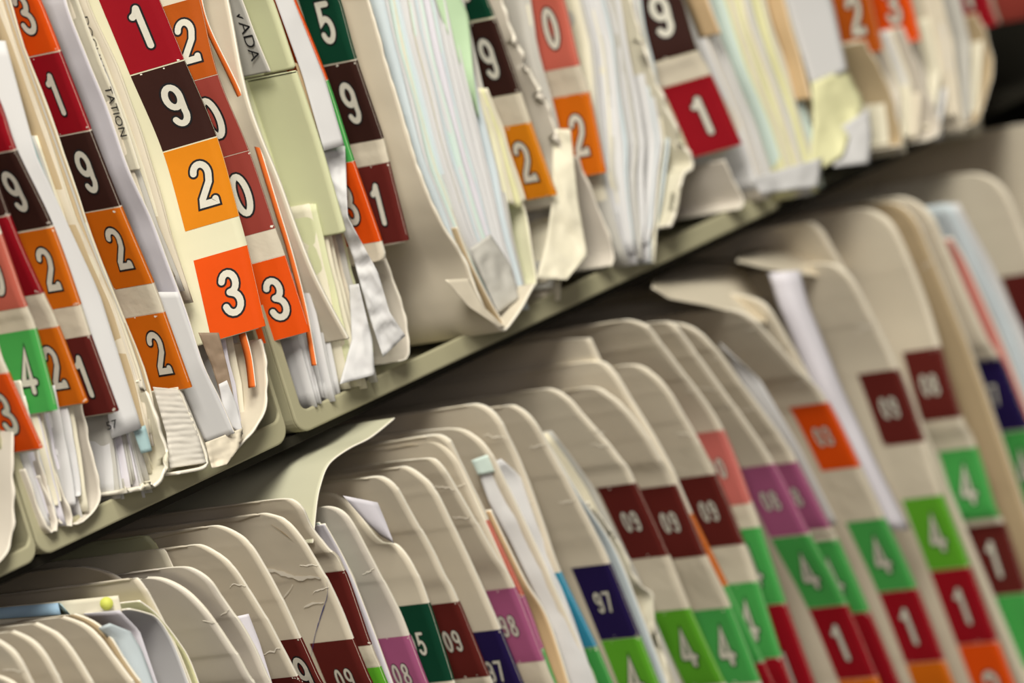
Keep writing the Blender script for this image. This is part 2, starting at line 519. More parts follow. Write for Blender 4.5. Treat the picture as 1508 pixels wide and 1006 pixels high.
# ---------------------------------------------------------------- the shelving
XL, XR = U(-500, 700).x, U(2300, 300).x + 700
YB = 13.0
ZS = U(75, 815, YB).z                              # underside of the bins
print('shelf z', [round(U(*p).z, 1) for p in ((75, 815), (423, 643), (630, 537), (900, 404), (1098, 311))], 'ZLOW', ZLOW)
boxmesh('floor', (XL - 800, -2600, ZLOW - 900), (XR + 300, 306, ZLOW - 880), 'grey', 'structure')
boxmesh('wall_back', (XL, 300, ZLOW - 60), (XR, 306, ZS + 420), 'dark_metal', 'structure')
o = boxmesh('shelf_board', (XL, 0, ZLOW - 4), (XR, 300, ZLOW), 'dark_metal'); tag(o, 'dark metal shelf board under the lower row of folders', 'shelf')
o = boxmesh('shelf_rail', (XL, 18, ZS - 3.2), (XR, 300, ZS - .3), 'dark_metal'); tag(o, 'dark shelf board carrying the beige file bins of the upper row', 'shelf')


def bin_(label, xl, xr, wl, wb, wr, yb=YB, top=42, rc=5):
    """a U-shaped file bin: floor, two side walls and a front flange of its own widths"""
    t = thing('file_bin', ((xl + xr) / 2, yb, ZS), label, 'file bin')
    def outline(iL, iB, iR, R):
        p = [(xl + iL, ZS + top)]
        for k in range(7):
            a = math.pi + math.pi / 2 * k / 6; p.append((xl + iL + R + R * math.cos(a), ZS + iB + R + R * math.sin(a)))
        for k in range(7):
            a = 1.5 * math.pi + math.pi / 2 * k / 6; p.append((xr - iR - R + R * math.cos(a), ZS + iB + R + R * math.sin(a)))
        p.append((xr - iR, ZS + top)); return p
    A = outline(0, 0, 0, rc); B = outline(wl, wb, wr, max(rc - 2, 2)); B2 = outline(1.2, 1.2, 1.2, rc - .5)
    V = [Vector((x, yb, z)) for x, z in A] + [Vector((x, yb, z)) for x, z in B] + [Vector((x, yb + 1.5, z)) for x, z in B] + [Vector((x, yb + 1.5, z)) for x, z in A]
    n = len(A); Fc = []
    for i in range(n - 1):
        for (a, b) in ((0, 1), (1, 2), (2, 3), (3, 0)):
            Fc.append((a * n + i, a * n + i + 1, b * n + i + 1, b * n + i))
    fl = obj('front_flange', V, Fc, [M['bin']], t, smooth=False)
    bv = fl.modifiers.new('bevel', 'BEVEL'); bv.width = .0006; bv.segments = 2; bv.limit_method = 'ANGLE'
    V = [Vector((x, yb + 1.4, z)) for x, z in A] + [Vector((x, yb + 250, z)) for x, z in A] + [Vector((x, yb + 250, z)) for x, z in B2] + [Vector((x, yb + 1.4, z)) for x, z in B2]
    Fc = []
    for i in range(n - 1):
        for (a, b) in ((0, 1), (1, 2), (2, 3), (3, 0)):
            Fc.append((a * n + i, a * n + i + 1, b * n + i + 1, b * n + i))
    obj('bin_shell', V, Fc, [M['bin']], t, smooth=False)
    return t


xb = [U(57, 815, YB).x, U(60, 815, YB).x, U(425, 640, YB).x, U(436, 621, YB).x, U(1150, 286, YB).x]
bin_('beige file bin at the far left end, only its rounded corner showing', U(-420, 1040).x, xb[0], 4, 5, 1.4)
bin_('beige file bin under the folders with the big orange 3 and 2 labels', xb[1], xb[2] , 4, 7, 1.3)
bin_('olive beige file bin starting right of the rounded bin corner, under the thick worn folders', xb[3], xb[4], 4, 6.5, 1.4)


def on_leaf(lf, px, py):
    """arc length and depth of the point of a leaf's face seen at a pixel"""
    l, s_ = lf.at_py(py), 10.0
    for _ in range(10):
        x0, y0 = proj(lf.surf(l, max(s_, .01))); xl, yl = proj(lf.surf(l + .5, max(s_, .01))); xs, ys = proj(lf.surf(l, max(s_, .01) + .5))
        a, b, c, d = (xl - x0) * 2, (xs - x0) * 2, (yl - y0) * 2, (ys - y0) * 2
        det = a * d - b * c
        if abs(det) < 1e-6: break
        ex, ey = px - x0, py - y0; l += max(-15, min(15, (ex * d - b * ey) / det)); s_ += max(-15, min(15, (a * ey - ex * c) / det))
        l = min(max(l, 0), lf.Lc[-1]); s_ = min(max(s_, .01), 120)
    return l, s_


def line_on(lf, pts, w, m_, parent, name='crease', off=.3, jit=.0):
    """a thin mark (crease, tear, pen line) lying on a leaf's face"""
    sm = catmull(pts, 5); V, Fc = [], []
    for i, (a, b) in enumerate(sm):
        l, s_ = on_leaf(lf, a + random.uniform(-jit, jit), b + random.uniform(-jit, jit)); k = w * (.35 + .65 * math.sin(math.pi * (i + .5) / len(sm))) / 2
        k *= random.uniform(.6, 1.3)
        V.append(lf.surf(max(l - k, 0), s_, off)); V.append(lf.surf(l + k, s_ + k * .4, off))
    for i in range(len(sm) - 1): Fc.append((2 * i, 2 * i + 1, 2 * i + 3, 2 * i + 2))
    return obj(name, V, Fc, [M[m_]], parent)


def ink_text(txt, p0, right, up, size, parent, m_='ink', name='printed_text'):
    """flat print on a sheet: p0, right and up are places and directions on the sheet, in mm"""
    cu = bpy.data.curves.new(name, 'FONT'); cu.body = txt; cu.size = size * .001
    tmp = bpy.data.objects.new(name, cu); C.objects.link(tmp)
    me = bpy.data.meshes.new_from_object(tmp.evaluated_get(bpy.context.evaluated_depsgraph_get()))
    bpy.data.objects.remove(tmp)
    me.materials.clear(); me.materials.append(M[m_])
    o = bpy.data.objects.new(name, me); C.objects.link(o); o.parent = parent
    right = right.normalized(); nrm = right.cross(up).normalized(); up = nrm.cross(right)
    base = Vector((0, 0, 0)); q = parent
    while q: base = base + q.location; q = q.parent
    mm = Matrix.Identity(4)
    for i in range(3):
        mm[i][0] = right[i]; mm[i][1] = up[i]; mm[i][2] = nrm[i]; mm[i][3] = p0[i] * .001 - base[i]
    o.matrix_local = mm
    return o


# ================================================================ UPPER ROW, near (left) to far (right)
folder('file_folder', 'worn folder with a vermilion 3 label and a cream rim at the left edge',
       [(-60, 390), (10, 548), (62, 663)], [(549, 660, 'vermilion', '3', 0)], wf=1.0, up=200, cover=([(20, 600), (20, 693), (20, 783), (0, 827), (-40, 850)], 8))
folder('file_folder', 'folder with a bright green 4 label under a salmon 0 label at the left edge',
       [(-70, 150), (0, 345), (37, 451), (51, 483), (83, 606)], [(345, 452, 'salmon', '0', 0), (484, 604, 'green', '4', 0)], wf=1.2,
       band=[(453, 483)], cover=([(30, 560), (57, 668), (84, 768), (79, 780), (70, 774), (40, 690)], 10))
folder('file_folder', 'folder with an orange 2 label just right of the green 4',
       [(-50, 130), (12, 318), (61, 431), (84, 480), (128, 595)], [(205, 316, 'brown', None, 0), (318, 432, 'red', None, 0), (481, 593, 'orange', '2', 0)], wf=1.9,
       band=[(433, 480)], cover=([(58, 560), (70, 660), (107, 762), (101, 772), (92, 768), (60, 700)], 10))
folder('file_folder', 'folder with brown 9, orange 2, dark red 1 labels over a sheet reading 57',
       [(-45, 60), (0, 157), (21, 220), (75, 332), (117, 449), (131, 493), (173, 608)],
       [(100, 220, 'red', None, 0), (222, 332, 'brown', '9', 0), (335, 449, 'orange', '2', 0), (494, 606, 'darkred', '1', 0)], wf=1.7,
       band=[(450, 493)], cover=([(112, 540), (130, 640), (148, 728), (130, 762), (114, 770)], 9))
LM['darkred_bright'] = LM['red']
bundle('white and ivory sheets in the folders under the green 4 label', [(18, 590), (42, 680), (70, 762)], [(100, 560), (118, 660), (128, 744)], 22, 9,
       ['white', 'ivory', 'lilac', 'grey', 'white'], jit=4)
# papers between the brown 9 folder and the 3-1-9-2-2 folder
bundle('stack of grey and white sheets below the white page reading 57', [(26, 200), (98, 420), (156, 610), (172, 742)], [(62, 200), (124, 380), (198, 560), (244, 688)], 28, 9,
       ['white', 'ivory', 'grey', 'lilac', 'grey'], jit=4, rec=6)
pg = patch('paper_sheet', 'white page reading 57 in print below the dark red 1 label', [(-35, 60), (20, 230), (106, 450), (157, 600), (164, 646)], [(8, 60), (54, 230), (146, 430), (209, 631)], 8, 3, 'white')
a_ = U(158, 634, 8); b_ = U(190, 624, 5); ink_text('57', a_ - f * 1.2, b_ - a_, U(153, 618, 8) - a_, 3.6, pg)
patch('paper_sheet', 'narrow pale blue strip of paper left of the brown 9 label', [(-20, 40), (10, 130), (45, 240), (100, 360), (118, 402)], [(0, 60), (22, 130), (60, 240), (112, 370), (120, 404)], 10, 8.5, 'cyan', nu=3)
patch('paper_sheet', 'small teal corner of a sheet beside the white page reading 57', [(196, 634), (208, 668)], [(214, 626), (224, 664)], 6, 4, 'cyan', nu=3, nv=6)
bundle('ragged brown edges of old sheets left of the 3-1-9-2-2 folder', [(-30, -60), (20, 80), (60, 190), (110, 330), (160, 450), (200, 560), (214, 640)], [(0, -60), (40, 80), (82, 190), (128, 330), (176, 450), (218, 560), (238, 640)],
       9, 7, ['ivory', 'manila2', 'manila', 'grey', 'tan'], jit=5, wav=1.6, rec=2)
fold('file_folder', 'worn ivory folder fold hanging under the 3-1-9-2-2 folder on the left', [(214, 560), (232, 620), (249, 668), (241, 700), (226, 714), (206, 716), (190, 720)], 4, m_='ivory', th=1.2, jag=1.5)

folder('file_folder', 'folder with red 1, brown 9 and two orange 2 labels beside the rolled sheet',
       [(30, -60), (58, 2), (87, 75), (132, 191), (176, 303), (224, 416), (240, 459), (281, 573)],
       [(-45, 74, 'vermilion', '3', 0), (76, 191, 'red', '1', 0), (193, 303, 'brown', '9', 0), (305, 417, 'orange', '2', 0), (460, 571, 'orange', '2', 0)], wf=1.3,
       band=[(418, 459)])
patch('board_strip', 'ridged cream card with a rounded bottom end under the lower orange 2 label', [(225, 570), (245, 640), (250, 690)], [(268, 574), (292, 640), (304, 682)], 9, 5, 'corrugated', ridges=13, nv=60, cat='card')
fold('card_edge_strip', 'light curved edge of the ridged card beside the white rolled sheet', [(262, 570), (286, 628), (303, 672), (302, 685), (285, 690), (262, 694)], 5, m_='ivory', th=1.0, cat='card', L=40)
fold('rolled_sheet', 'white lavender sheet rolled over, running down the right side of the 3-1-9-2-2 labels',
     [(97, -60), (97, 0), (129, 87), (159, 161), (189, 248), (224, 325), (248, 389), (275, 462), (299, 537), (324, 589), (345, 638)], 2, m_='lilac', L=13.5, th=.3, cat='paper sheet')
patch('paper_sheet', 'white paper face below the orange 2 labels, its square lower end over crumpled card', [(215, 430), (262, 560), (303, 654)], [(262, 430), (299, 537), (345, 638)], 11, 2.2, 'white')
bundle('thin sheets with pink and cream edges left of the bright 1-9-2-3 folder', [(80, -60), (108, 20), (140, 100), (175, 199), (222, 330), (258, 410)], [(112, -60), (137, 20), (174, 100), (211, 199), (251, 345), (283, 440)], 11, 6,
       ['ivory', 'manila', 'peach', 'grey', 'ivory'], jit=2, wav=.8)
sh = fold('paper_sheet', 'worn ivory sheet with small black print on its edge, left of the bright folder',
     [(92, -60), (118, 10), (148, 90), (180, 170), (206, 250)], 4, m_='ivory', L=8, th=.3, cat='paper sheet')
a_ = U(130, 22, 4); b_ = U(186, 190, 4); ink_text('DOCUMENTATION', a_ - f * .6 + Vector((-.1, 3.4, 0)), b_ - a_, Vector((0, -1, 0)), 4.4, sh)
# the bright one
F6 = [(210, -60), (235, 0), (271, 87), (319, 200), (352, 318), (364, 361), (391, 481)]
t6, lf6 = folder('file_folder', 'brightest cream folder with big red 1, brown 9, amber 2 and vermilion 3 labels',
       F6, [(-30, 87, 'red', '1', 18.5), (89, 200, 'brown', '9', 18), (202, 318, 'amber', '2', 18.5), (361, 480, 'vermilion', '3', 18.5)], yaw=38, wf=.9,
       mats=[M['cream'], M['rim']], tw=26, lw=17.2)
bundle('cream and white sheets below the bright 1-9-2-3 folder, orange slip among them', [(318, 480), (335, 560), (356, 655)], [(372, 480), (388, 560), (376, 640)], 18, 14,
       ['white', 'ivory', 'manila', 'lilac', 'manila'], jit=4)
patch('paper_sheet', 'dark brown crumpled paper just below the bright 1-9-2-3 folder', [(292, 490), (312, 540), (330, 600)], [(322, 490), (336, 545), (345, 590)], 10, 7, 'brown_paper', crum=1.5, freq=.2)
patch('paper_sheet', 'white crumpled corner beside the square end of the white paper', [(322, 566), (328, 600), (340, 630)], [(334, 560), (350, 600), (358, 640)], 6, 4, 'white', crum=1.0, freq=.25, nv=12)
patch('paper_sheet', 'crushed tan paper ends at the bottom of the bin under the white paper', [(302, 652), (306, 668), (312, 690)], [(358, 630), (352, 660), (334, 684)], 5, 3, 'manila', crum=1.6, freq=.3, nv=16)
fold('paper_slip', 'thin orange paper edge under the shaded 3 label', [(361, 490), (370, 525), (376, 570)], 6, m_='orange_paper', L=3, th=.5, cat='paper sheet')
fold('file_folder', 'cream folder fold closing the papers at the rounded right end of the left bin', [(384, 500), (392, 530), (393, 590), (382, 622), (362, 646), (345, 664)], 5, m_='manila', th=.8, jag=1)

folder('file_folder', 'shaded folder with orange 2, two salmon 0 and a red orange 3 label',
       [(272, -60), (294, 0), (320, 109), (366, 221), (405, 336), (419, 374), (456, 489)],
       [(-5, 109, 'deep_shaded_orange', '2', 0), (110, 221, 'brick_shaded_salmon', '0', 0), (222, 336, 'brick_shaded_salmon', '0', 0), (376, 488, 'vermilion', '3', 0)], yaw=30, wf=1.2, yf=3, lw=20, sm_=6.8,  # orange and salmon strips here carry the folder's shade in their colour
       band=[(337, 375)], mats=[M['manila'], M['rim']])
bundle('white and lavender sheets below the shaded 3 label in the second bin', [(330, 150), (395, 330), (430, 480), (462, 596)], [(352, 150), (428, 330), (478, 460), (500, 580)], 14, 10,
       ['white', 'lilac', 'white', 'grey'], jit=3)
fold('paper_slip', 'thin orange sheet edge running down beside the shaded 2-0-0-3 folder', [(290, -60), (304, 28), (360, 151), (411, 310), (435, 390), (452, 460), (466, 538)], 7, m_='orange_paper', L=2.2, th=.5, cat='paper sheet')
fold('file_folder', 'plain tan yellow folder edge ending square below the shaded 3 label', [(318, -60), (334, 0), (364, 147), (411, 270), (459, 398), (512, 500)], 5, m_='manila', th=1.0, L=60)
gp = fold('paper_sheet', 'grey page with bold black print left of the pale green card', [(330, -60), (356, 0), (374, 48), (398, 106)], 4, m_='grey', L=60, th=.4, cat='paper sheet')
a_ = U(352, -24, 4); b_ = U(390, 90, 4); ink_text('NEVADA', a_ - f * .8 + Vector((-.1, 5.6, 0)), b_ - a_, Vector((0, -1, 0)), 6.2, gp)
_, lfg = folder('card_divider', 'upper pale green card overlapping the wider green card', [(375, -60), (401, 0), (435, 101)], yf=0, wf=.6, mats=[M['lime'], M['lime']], cat='card', botr=1, L=14)
_, lfg2 = folder('card_divider', 'wide pale green card ending square beside the torn white paper', [(436, 105), (475, 223), (509, 343)], yf=-1, wf=.6, mats=[M['lime'], M['lime']], cat='card', up=0, L=22, botr=1)
bundle('dull green and grey sheets hanging below the wide pale green card', [(455, 300), (478, 400), (500, 500), (512, 560)], [(498, 300), (520, 400), (545, 480), (556, 540)], 9, 8,
       ['grey', 'lime', 'ivory', 'manila'], jit=5)
patch('paper_sheet', 'thin tan torn strip between the green card and the white torn paper', [(434, 92), (462, 180), (478, 222)], [(444, 96), (470, 170), (486, 216)], 2, 1, 'peach', nu=3)
patch('paper_sheet', 'torn white paper standing between the green card and the dark green 5 folder', [(385, -60), (405, 0), (445, 110), (477, 222)], [(412, -60), (432, 0), (479, 117), (507, 214)], -1, -4, 'white', crum=.5, freq=.08)
patch('paper_sheet', 'crumpled white paper tail hanging past the vermilion 3 label', [(470, 222), (490, 300), (520, 380), (545, 470), (564, 526)], [(508, 214), (512, 320), (556, 400), (574, 460), (597, 494)], 4, -1, 'white', crum=2.0, freq=.28, nu=14, nv=50)
patch('paper_sheet', 'small crumpled white paper at the bin bottom left of the longer crumpled tail', [(514, 420), (518, 500), (500, 566)], [(528, 418), (548, 500), (552, 552)], 6, 2, 'white', crum=1.5, freq=.2, nu=10, nv=24)

folder('file_folder', 'edge-on folder with a green strip above a vermilion 3, partly behind torn paper',
       [(410, -60), (433, 0), (481, 119), (519, 236), (560, 354), (568, 384)], [(-10, 118, 'vermilion', None, 0), (119, 237, 'green', None, 0), (238, 355, 'vermilion', '3', 0)], wf=1.5, yf=-1, lw=15)
folder('file_folder', 'upper shelf folder with dark green 5, brown 9 and crimson 1 labels',
       [(474, -60), (499, 0), (523, 87), (563, 204), (571, 238), (601, 357)], [(-30, 87, 'darkgreen', '5', 0), (89, 204, 'brown', '9', 0), (239, 354, 'darkred', '1', 0)], wf=1.8, band=[(205, 238)],
       cover=([(548, 330), (580, 412), (597, 462), (603, 520), (590, 530)], 6))
# the thick folder with blue white papers
fold('file_folder', 'thick worn manila folder with wide bare face and crushed fold, stuffed with papers',
     [(500, -120), (530, -30), (543, 0), (580, 130), (617, 250), (649, 325), (684, 382), (706, 440), (722, 470), (741, 487), (752, 482), (772, 452), (790, 420)], -3, m_='manila', th=.9, L=150, jag=.5)
patch('folder_crease', 'torn light crease across the lower fold of the thick worn manila folder', [(655, 412), (690, 452), (738, 484)], [(690, 410), (712, 452), (744, 482)], -3.5, -4, 'manila', crum=.6, freq=.15, nv=16, cat='card')
bundle('thick block of white and bluish sheets in the wide bare manila folder', [(545, -80), (572, 60), (624, 250), (668, 360), (728, 468)], [(668, -80), (692, 40), (716, 150), (740, 250), (757, 350), (778, 440)], 46, 3,
       ['white', 'white', 'lilac', 'aqua', 'white', 'ivory', 'blue', 'grey', 'white'], jit=4, rec=6, wav=.9)
fold('folder_lining', 'olive inner fold standing among the white sheets above the crushed fold', [(672, 335), (692, 385), (722, 445), (742, 478)], 1, m_='tan', L=20, cat='card')
patch('paper_sheet', 'curled crushed sheet ends inside the bottom of the thick manila folder', [(692, 366), (706, 400), (734, 462)], [(722, 345), (752, 390), (764, 440)], 3, 0, 'grey', crum=1.6, freq=.15, nu=12, nv=20)
patch('paper_sheet', 'mint green sheet leaning left of the dark green label at the top edge', [(630, -40), (648, 20), (680, 100), (704, 175)], [(660, -40), (690, 22), (697, 110), (705, 172)], 5, 2, 'mint')

folder('file_folder', 'folder with dark green, brown 9 and amber 2 labels, yellow edged leaves beside them',
       [(690, -80), (716, 0), (727, 25), (765, 135), (779, 177), (819, 289)], [(-90, 24, 'darkgreen', '0', 0), (27, 136, 'brown', '9', 0), (180, 287, 'amber', '2', 0)], wf=1.0, lw=15, band=[(137, 179)], mats=[M['cream'], M['rim']],
       cover=([(760, 280), (776, 315), (781, 352), (791, 408), (786, 424), (768, 430)], 5, 'cream'))
bundle('yellow edged leaves just left of the amber 2 label', [(702, 130), (728, 200), (752, 302)], [(717, 130), (741, 190), (775, 300)], 6, 4, ['yellow', 'cream', 'ivory', 'ivory'], jit=1, rec=2, up=0)
bundle('white sheets behind the amber 2 folder', [(745, -80), (770, 60), (800, 200), (812, 330), (800, 420)], [(770, -80), (790, 60), (826, 200), (838, 330), (820, 420)], 9, 9, ['grey', 'ivory', 'manila'], jit=5, wav=1.2)
fold('file_folder', 'manila folder with a ragged light edge between the amber 2 and the orange 2 labels', [(722, -80), (747, 20), (775, 90), (805, 150), (823, 199), (836, 238), (838, 300)], 2, m_='manila2', L=100, th=1.3, jag=2.5)
patch('crumpled_paper', 'crumpled buff paper hanging low to the right of the amber 2 label', [(815, 190), (812, 300), (806, 350), (790, 410)], [(840, 190), (852, 300), (865, 375), (835, 412)], 4, -1, 'ivory', crum=2.4, freq=.13, nu=12, nv=30)

folder('file_folder', 'folder with a salmon 0 over an orange 2, right of the crumpled buff paper',
       [(800, -80), (829, 0), (852, 95), (866, 134), (891, 255)], [(-22, 96, 'salmon', '0', 0), (135, 254, 'orange', '2', 0)], wf=1.8, band=[(97, 134)],
       cover=([(850, 230), (880, 300), (905, 370), (900, 390)], 5))
bundle('blurred block of grey white sheets right of the orange 2 label', [(830, -80), (868, 60), (882, 260), (920, 375)], [(930, -80), (955, 60), (985, 210), (960, 370)], 24, 4, ['white', 'grey', 'white', 'blue', 'ivory'], jit=4, rec=7, wav=1.5)
fold('file_folder', 'cream folder leaf with a dog eared edge left of the blurred red 1 label', [(905, -80), (930, 0), (965, 110), (1000, 195), (1022, 240), (1008, 256), (998, 310), (985, 330)], 1, m_='ivory', th=1.2, L=60, jag=2)
folder('file_folder', 'upper right folder with a brown 9 and bright red 1 turned toward the viewer',
       [(975, -80), (1005, 0), (1026, 72), (1047, 108), (1093, 213)], [(-45, 74, 'brown', '9', 18.5), (109, 212, 'red', '1', 18)], yaw=35, wf=.8, lw=17, band=[(75, 108)], mats=[M['cream'], M['rim']],
       cover=([(1068, 236), (1084, 268), (1098, 296), (1090, 306)], 6, 'manila2'))
bundle('blurred grey sheets right of the bright red 1 label', [(1000, -80), (1040, 60), (1090, 180), (1120, 285)], [(1050, -80), (1080, 60), (1130, 180), (1160, 270)], 14, 6, ['grey', 'white', 'grey', 'manila2'], jit=3)
fold('paper_slip', 'blurred orange sheet edge at the top edge right of the brown 9 label', [(1025, -60), (1042, 0), (1062, 50)], 0, m_='peach', L=10, cat='paper sheet')
bundle('blurred yellow and white sheets in the thick folder near the upper right', [(1045, -80), (1075, 40), (1130, 180), (1165, 278)], [(1120, -80), (1150, 40), (1190, 170), (1215, 265)], 20, 3, ['white', 'yellow', 'white', 'ivory', 'aqua'], jit=4, rec=6, wav=1.2)
fold('paper_slip', 'blurred orange strip of paper left of the white and green card', [(1140, -60), (1162, 30), (1180, 90), (1194, 145)], -1, m_='peach', L=8, cat='paper sheet')
patch('paper_sheet', 'white sheet ending square above the yellow green crumpled paper', [(1138, -60), (1160, 10), (1195, 126)], [(1205, -60), (1228, 10), (1248, 104)], 3, -2, 'white')
patch('crumpled_paper', 'yellow green crumpled paper at the end of the lit block of the upper right', [(1195, 122), (1198, 180), (1190, 262)], [(1246, 100), (1272, 150), (1240, 230)], 2, -2, 'yellow', crum=1.6, nu=10, nv=20)
patch('crumpled_paper', 'white folded paper corner sticking out at the lower right of the yellow green paper', [(1234, 190), (1230, 220), (1228, 246)], [(1280, 160), (1284, 200), (1280, 240)], 0, -4, 'white', crum=1.0, nu=8, nv=12)
patch('crumpled_paper', 'crushed white sheet ends at the bottom of the lit block of the upper right', [(1108, 262), (1120, 285)], [(1212, 232), (1205, 275)], 1, -2, 'white', crum=1.5, nu=16, nv=8)
folder('file_folder', 'blurred folder with a dark orange 2 label near the upper right corner',
       [(1262, -80), (1282, 0), (1299, 76)], [(-40, 75, 'deep_shaded_orange', '2', 0)], wf=1.2, cover=([(1275, 60), (1310, 130), (1330, 205), (1318, 214)], 4, 'tan'))
folder('file_folder', 'blurred folder with a red orange 3 label near the upper right corner',
       [(1318, -80), (1340, 0), (1355, 62)], [(-55, 60, 'vermilion', '3', 0)], wf=1.5, cover=([(1330, 40), (1365, 130), (1385, 190), (1365, 205)], 4, 'manila2'))
bundle('blurred white sheets under the red orange 3 at the upper right', [(1262, 60), (1300, 140), (1310, 225)], [(1385, 20), (1400, 100), (1382, 195)], 22, 7, ['white', 'manila2', 'ivory', 'manila'], jit=4, rec=8)
bundle('blurred cream sheets under the last crimson label at the upper right', [(1352, -60), (1385, 60), (1410, 180)], [(1430, -60), (1455, 60), (1440, 180)], 12, 6, ['ivory', 'grey', 'manila'], jit=5, rec=8)
folder('file_folder', 'blurred folder with a crimson 1 label, second last of the upper shelf',
       [(1430, -80), (1455, 0), (1468, 38)], [(-78, 37, 'red', '1', 0)], wf=1.4, lw=20, cover=([(1440, 20), (1462, 90), (1445, 170), (1425, 184)], 5, 'tan'))
folder('file_folder', 'last blurred folder of the upper shelf with a red label at the upper right corner',
       [(1500, -80), (1520, 0), (1530, 24)], [(-80, 24, 'brick_shaded_salmon', None, 0)], wf=1.4)

# ================================================================ LOWER ROW, near (left) to far (right)
def low(label, Cn, F, labels=(), **k):
    return folder('file_folder', label, F, labels, Cn=Cn, lower=True, **k)


low('nearest lower folder, only its rounded top corner in the lower left corner of the photo', [(-25, 993), (0, 997), (22, 1008)], [(40, 1030)])
low('second nearest lower folder at the lower left corner', [(-10, 940), (13, 953), (29, 971)], [(46, 1004)])
low('third nearest lower folder at the lower left corner', [(18, 930), (45, 942), (65, 962)], [(84, 995)])
low('fourth lower folder from the left corner, below the clear blue sleeve', [(52, 918), (83, 933), (101, 951), (119, 978)], [(134, 1003)])
low('fifth lower folder from the left corner, directly left of the blue plastic sleeve', [(92, 909), (121, 919), (144, 937), (171, 973)], [(194, 1003)])
low('tan folder edge close behind the fifth lower folder', [(108, 905), (135, 915), (160, 936), (183, 973)], [(205, 1003)], mats=[M['tan'], M['rim']], yf=1)
patch('plastic_sleeve', 'clear blue plastic sleeve edge curling over at the lower left', [(145, 925), (170, 950), (200, 1010), (212, 1040)], [(162, 918), (192, 930), (209, 958), (238, 1040)], 6, 3, 'blue', nu=6, bulge=1)
patch('paper_sheet', 'lilac sheet curving over beside the blue plastic sleeve', [(120, 904), (150, 930), (210, 1060)], [(176, 899), (206, 930), (250, 1060)], 22, 6, 'lilac', bulge=2)
fold('paper_sheet', 'white lilac sheets standing in front of the rounded grey tan folder', [(190, 898), (212, 903), (232, 912), (251, 940), (268, 980), (296, 1060)], 6, m_='white', L=60, th=.5, cat='paper sheet')
fold('paper_sheet', 'pale yellow sheet edge beside the white lilac sheets at the lower left', [(205, 886), (230, 905), (262, 945), (282, 980), (310, 1060)], 8, m_='yellow', L=60, th=.5, cat='paper sheet')
o = patch('index_tab', 'pale index strip with blue end and yellow green dot, lower left', [(-60, 900), (-60, 930)], [(174, 877), (180, 903)], 60, 9, 'ivory', nu=16, nv=4, cat='card')
patch('blue_end', None, [(-60, 900), (-60, 916)], [(86, 888), (90, 905)], 59.2, 26.2, 'light_blue', nu=8, nv=2, parent=o)
patch('teal_corner', None, [(86, 888), (90, 905)], [(89, 889), (103, 905)], 26, 23.2, 'cyan', nu=2, nv=2, parent=o)
pc = U(157, 889, 11.2); V = [pc + (r * math.cos(a) + u * math.sin(a)) * 2.0 - f * .4 for a in [2 * math.pi * k / 24 for k in range(24)]]
obj('round_dot', V, [tuple(range(24))], [M['dot']], o, thick=.1)
low('cream folder with a square top behind the lilac sheets at the lower left', [(150, 860), (200, 852), (207, 858)], [(216, 870), (262, 960), (300, 1060)], yf=9, mats=[M['manila'], M['rim']], wf=.8)
low('worn folder with a torn light top edge at the left, above the index strip', [(60, 842), (110, 835), (140, 838), (165, 846)], [(190, 862), (222, 905), (262, 970), (300, 1050)], yf=30, wf=1.0)
low('rounded grey tan folder behind the lilac sheets', [(215, 852), (240, 854), (271, 869), (297, 893), (319, 922)], [(348, 965), (371, 1006)], wf=2.2, mats=[M['manila2'], M['rim']])
low('rounded grey lilac folder, left of the little white paper tab', [(200, 843), (257, 836), (282, 838), (308, 854), (325, 879)], [(348, 911), (371, 947), (396, 1004)], mats=[M['manila2'], M['rim']])
patch('paper_sheet', 'small translucent white paper tab between two rounded folders at the lower left', [(348, 908), (366, 950), (392, 1010)], [(366, 904), (382, 945), (402, 1010)], 5, 3, 'lilac', nu=3)
low('pale lavender card with a square cut top right corner below the dark gap', [(200, 813), (236, 809), (242, 810)], [(246, 818), (285, 905), (320, 985)], yf=25, mats=[M['ivory'], M['rim']], wf=.6)
low('rounded smooth tan folder directly left of the tall dark red labelled one', [(245, 810), (292, 803), (322, 817), (342, 834), (365, 868)], [(393, 913), (416, 956), (442, 1006)], [(996, 1110, 'darkred', None, 0)])
low('olive card with a pointed top corner under the edge of the left bin', [(150, 800), (214, 789), (219, 790)], [(228, 800), (262, 868), (292, 918), (330, 1005)], yf=35, mats=[M['lime'], M['lime']], wf=.5)
low('rounded folder with a dark red label starting low, left of the cracked folder', [(226, 793), (280, 781), (318, 775), (345, 784), (368, 802), (393, 842)], [(416, 885), (441, 938), (472, 1006)], [(940, 1050, 'darkred', '09', 0)])
t10, lf10 = low('rounded folder with a cracked crease and blue pen line above its 09 label', [(354, 766), (384, 757), (404, 760), (422, 768), (445, 794), (464, 825)], [(480, 852), (500, 892), (519, 941), (546, 1006)],
                [(941, 1055, 'darkred', '09', 9.5)], lw=19)
line_on(lf10, [(380, 838), (400, 839), (420, 845), (440, 851), (458, 849), (474, 851)], 1.5, 'rim', t10, 'torn_crease', jit=.8)
line_on(lf10, [(482, 856), (483, 876), (474, 905), (465, 935), (459, 966)], .5, 'blue_ink', t10, 'pen_line')
line_on(lf10, [(432, 860), (425, 872), (416, 882)], .5, 'rim', t10, 'torn_crease', jit=.5)
line_on(lf10, [(448, 894), (462, 888), (478, 887)], .7, 'rim', t10, 'torn_crease', jit=.6)
line_on(lf10, [(400, 772), (418, 784), (432, 796)], .4, 'tan', t10, 'scratch')
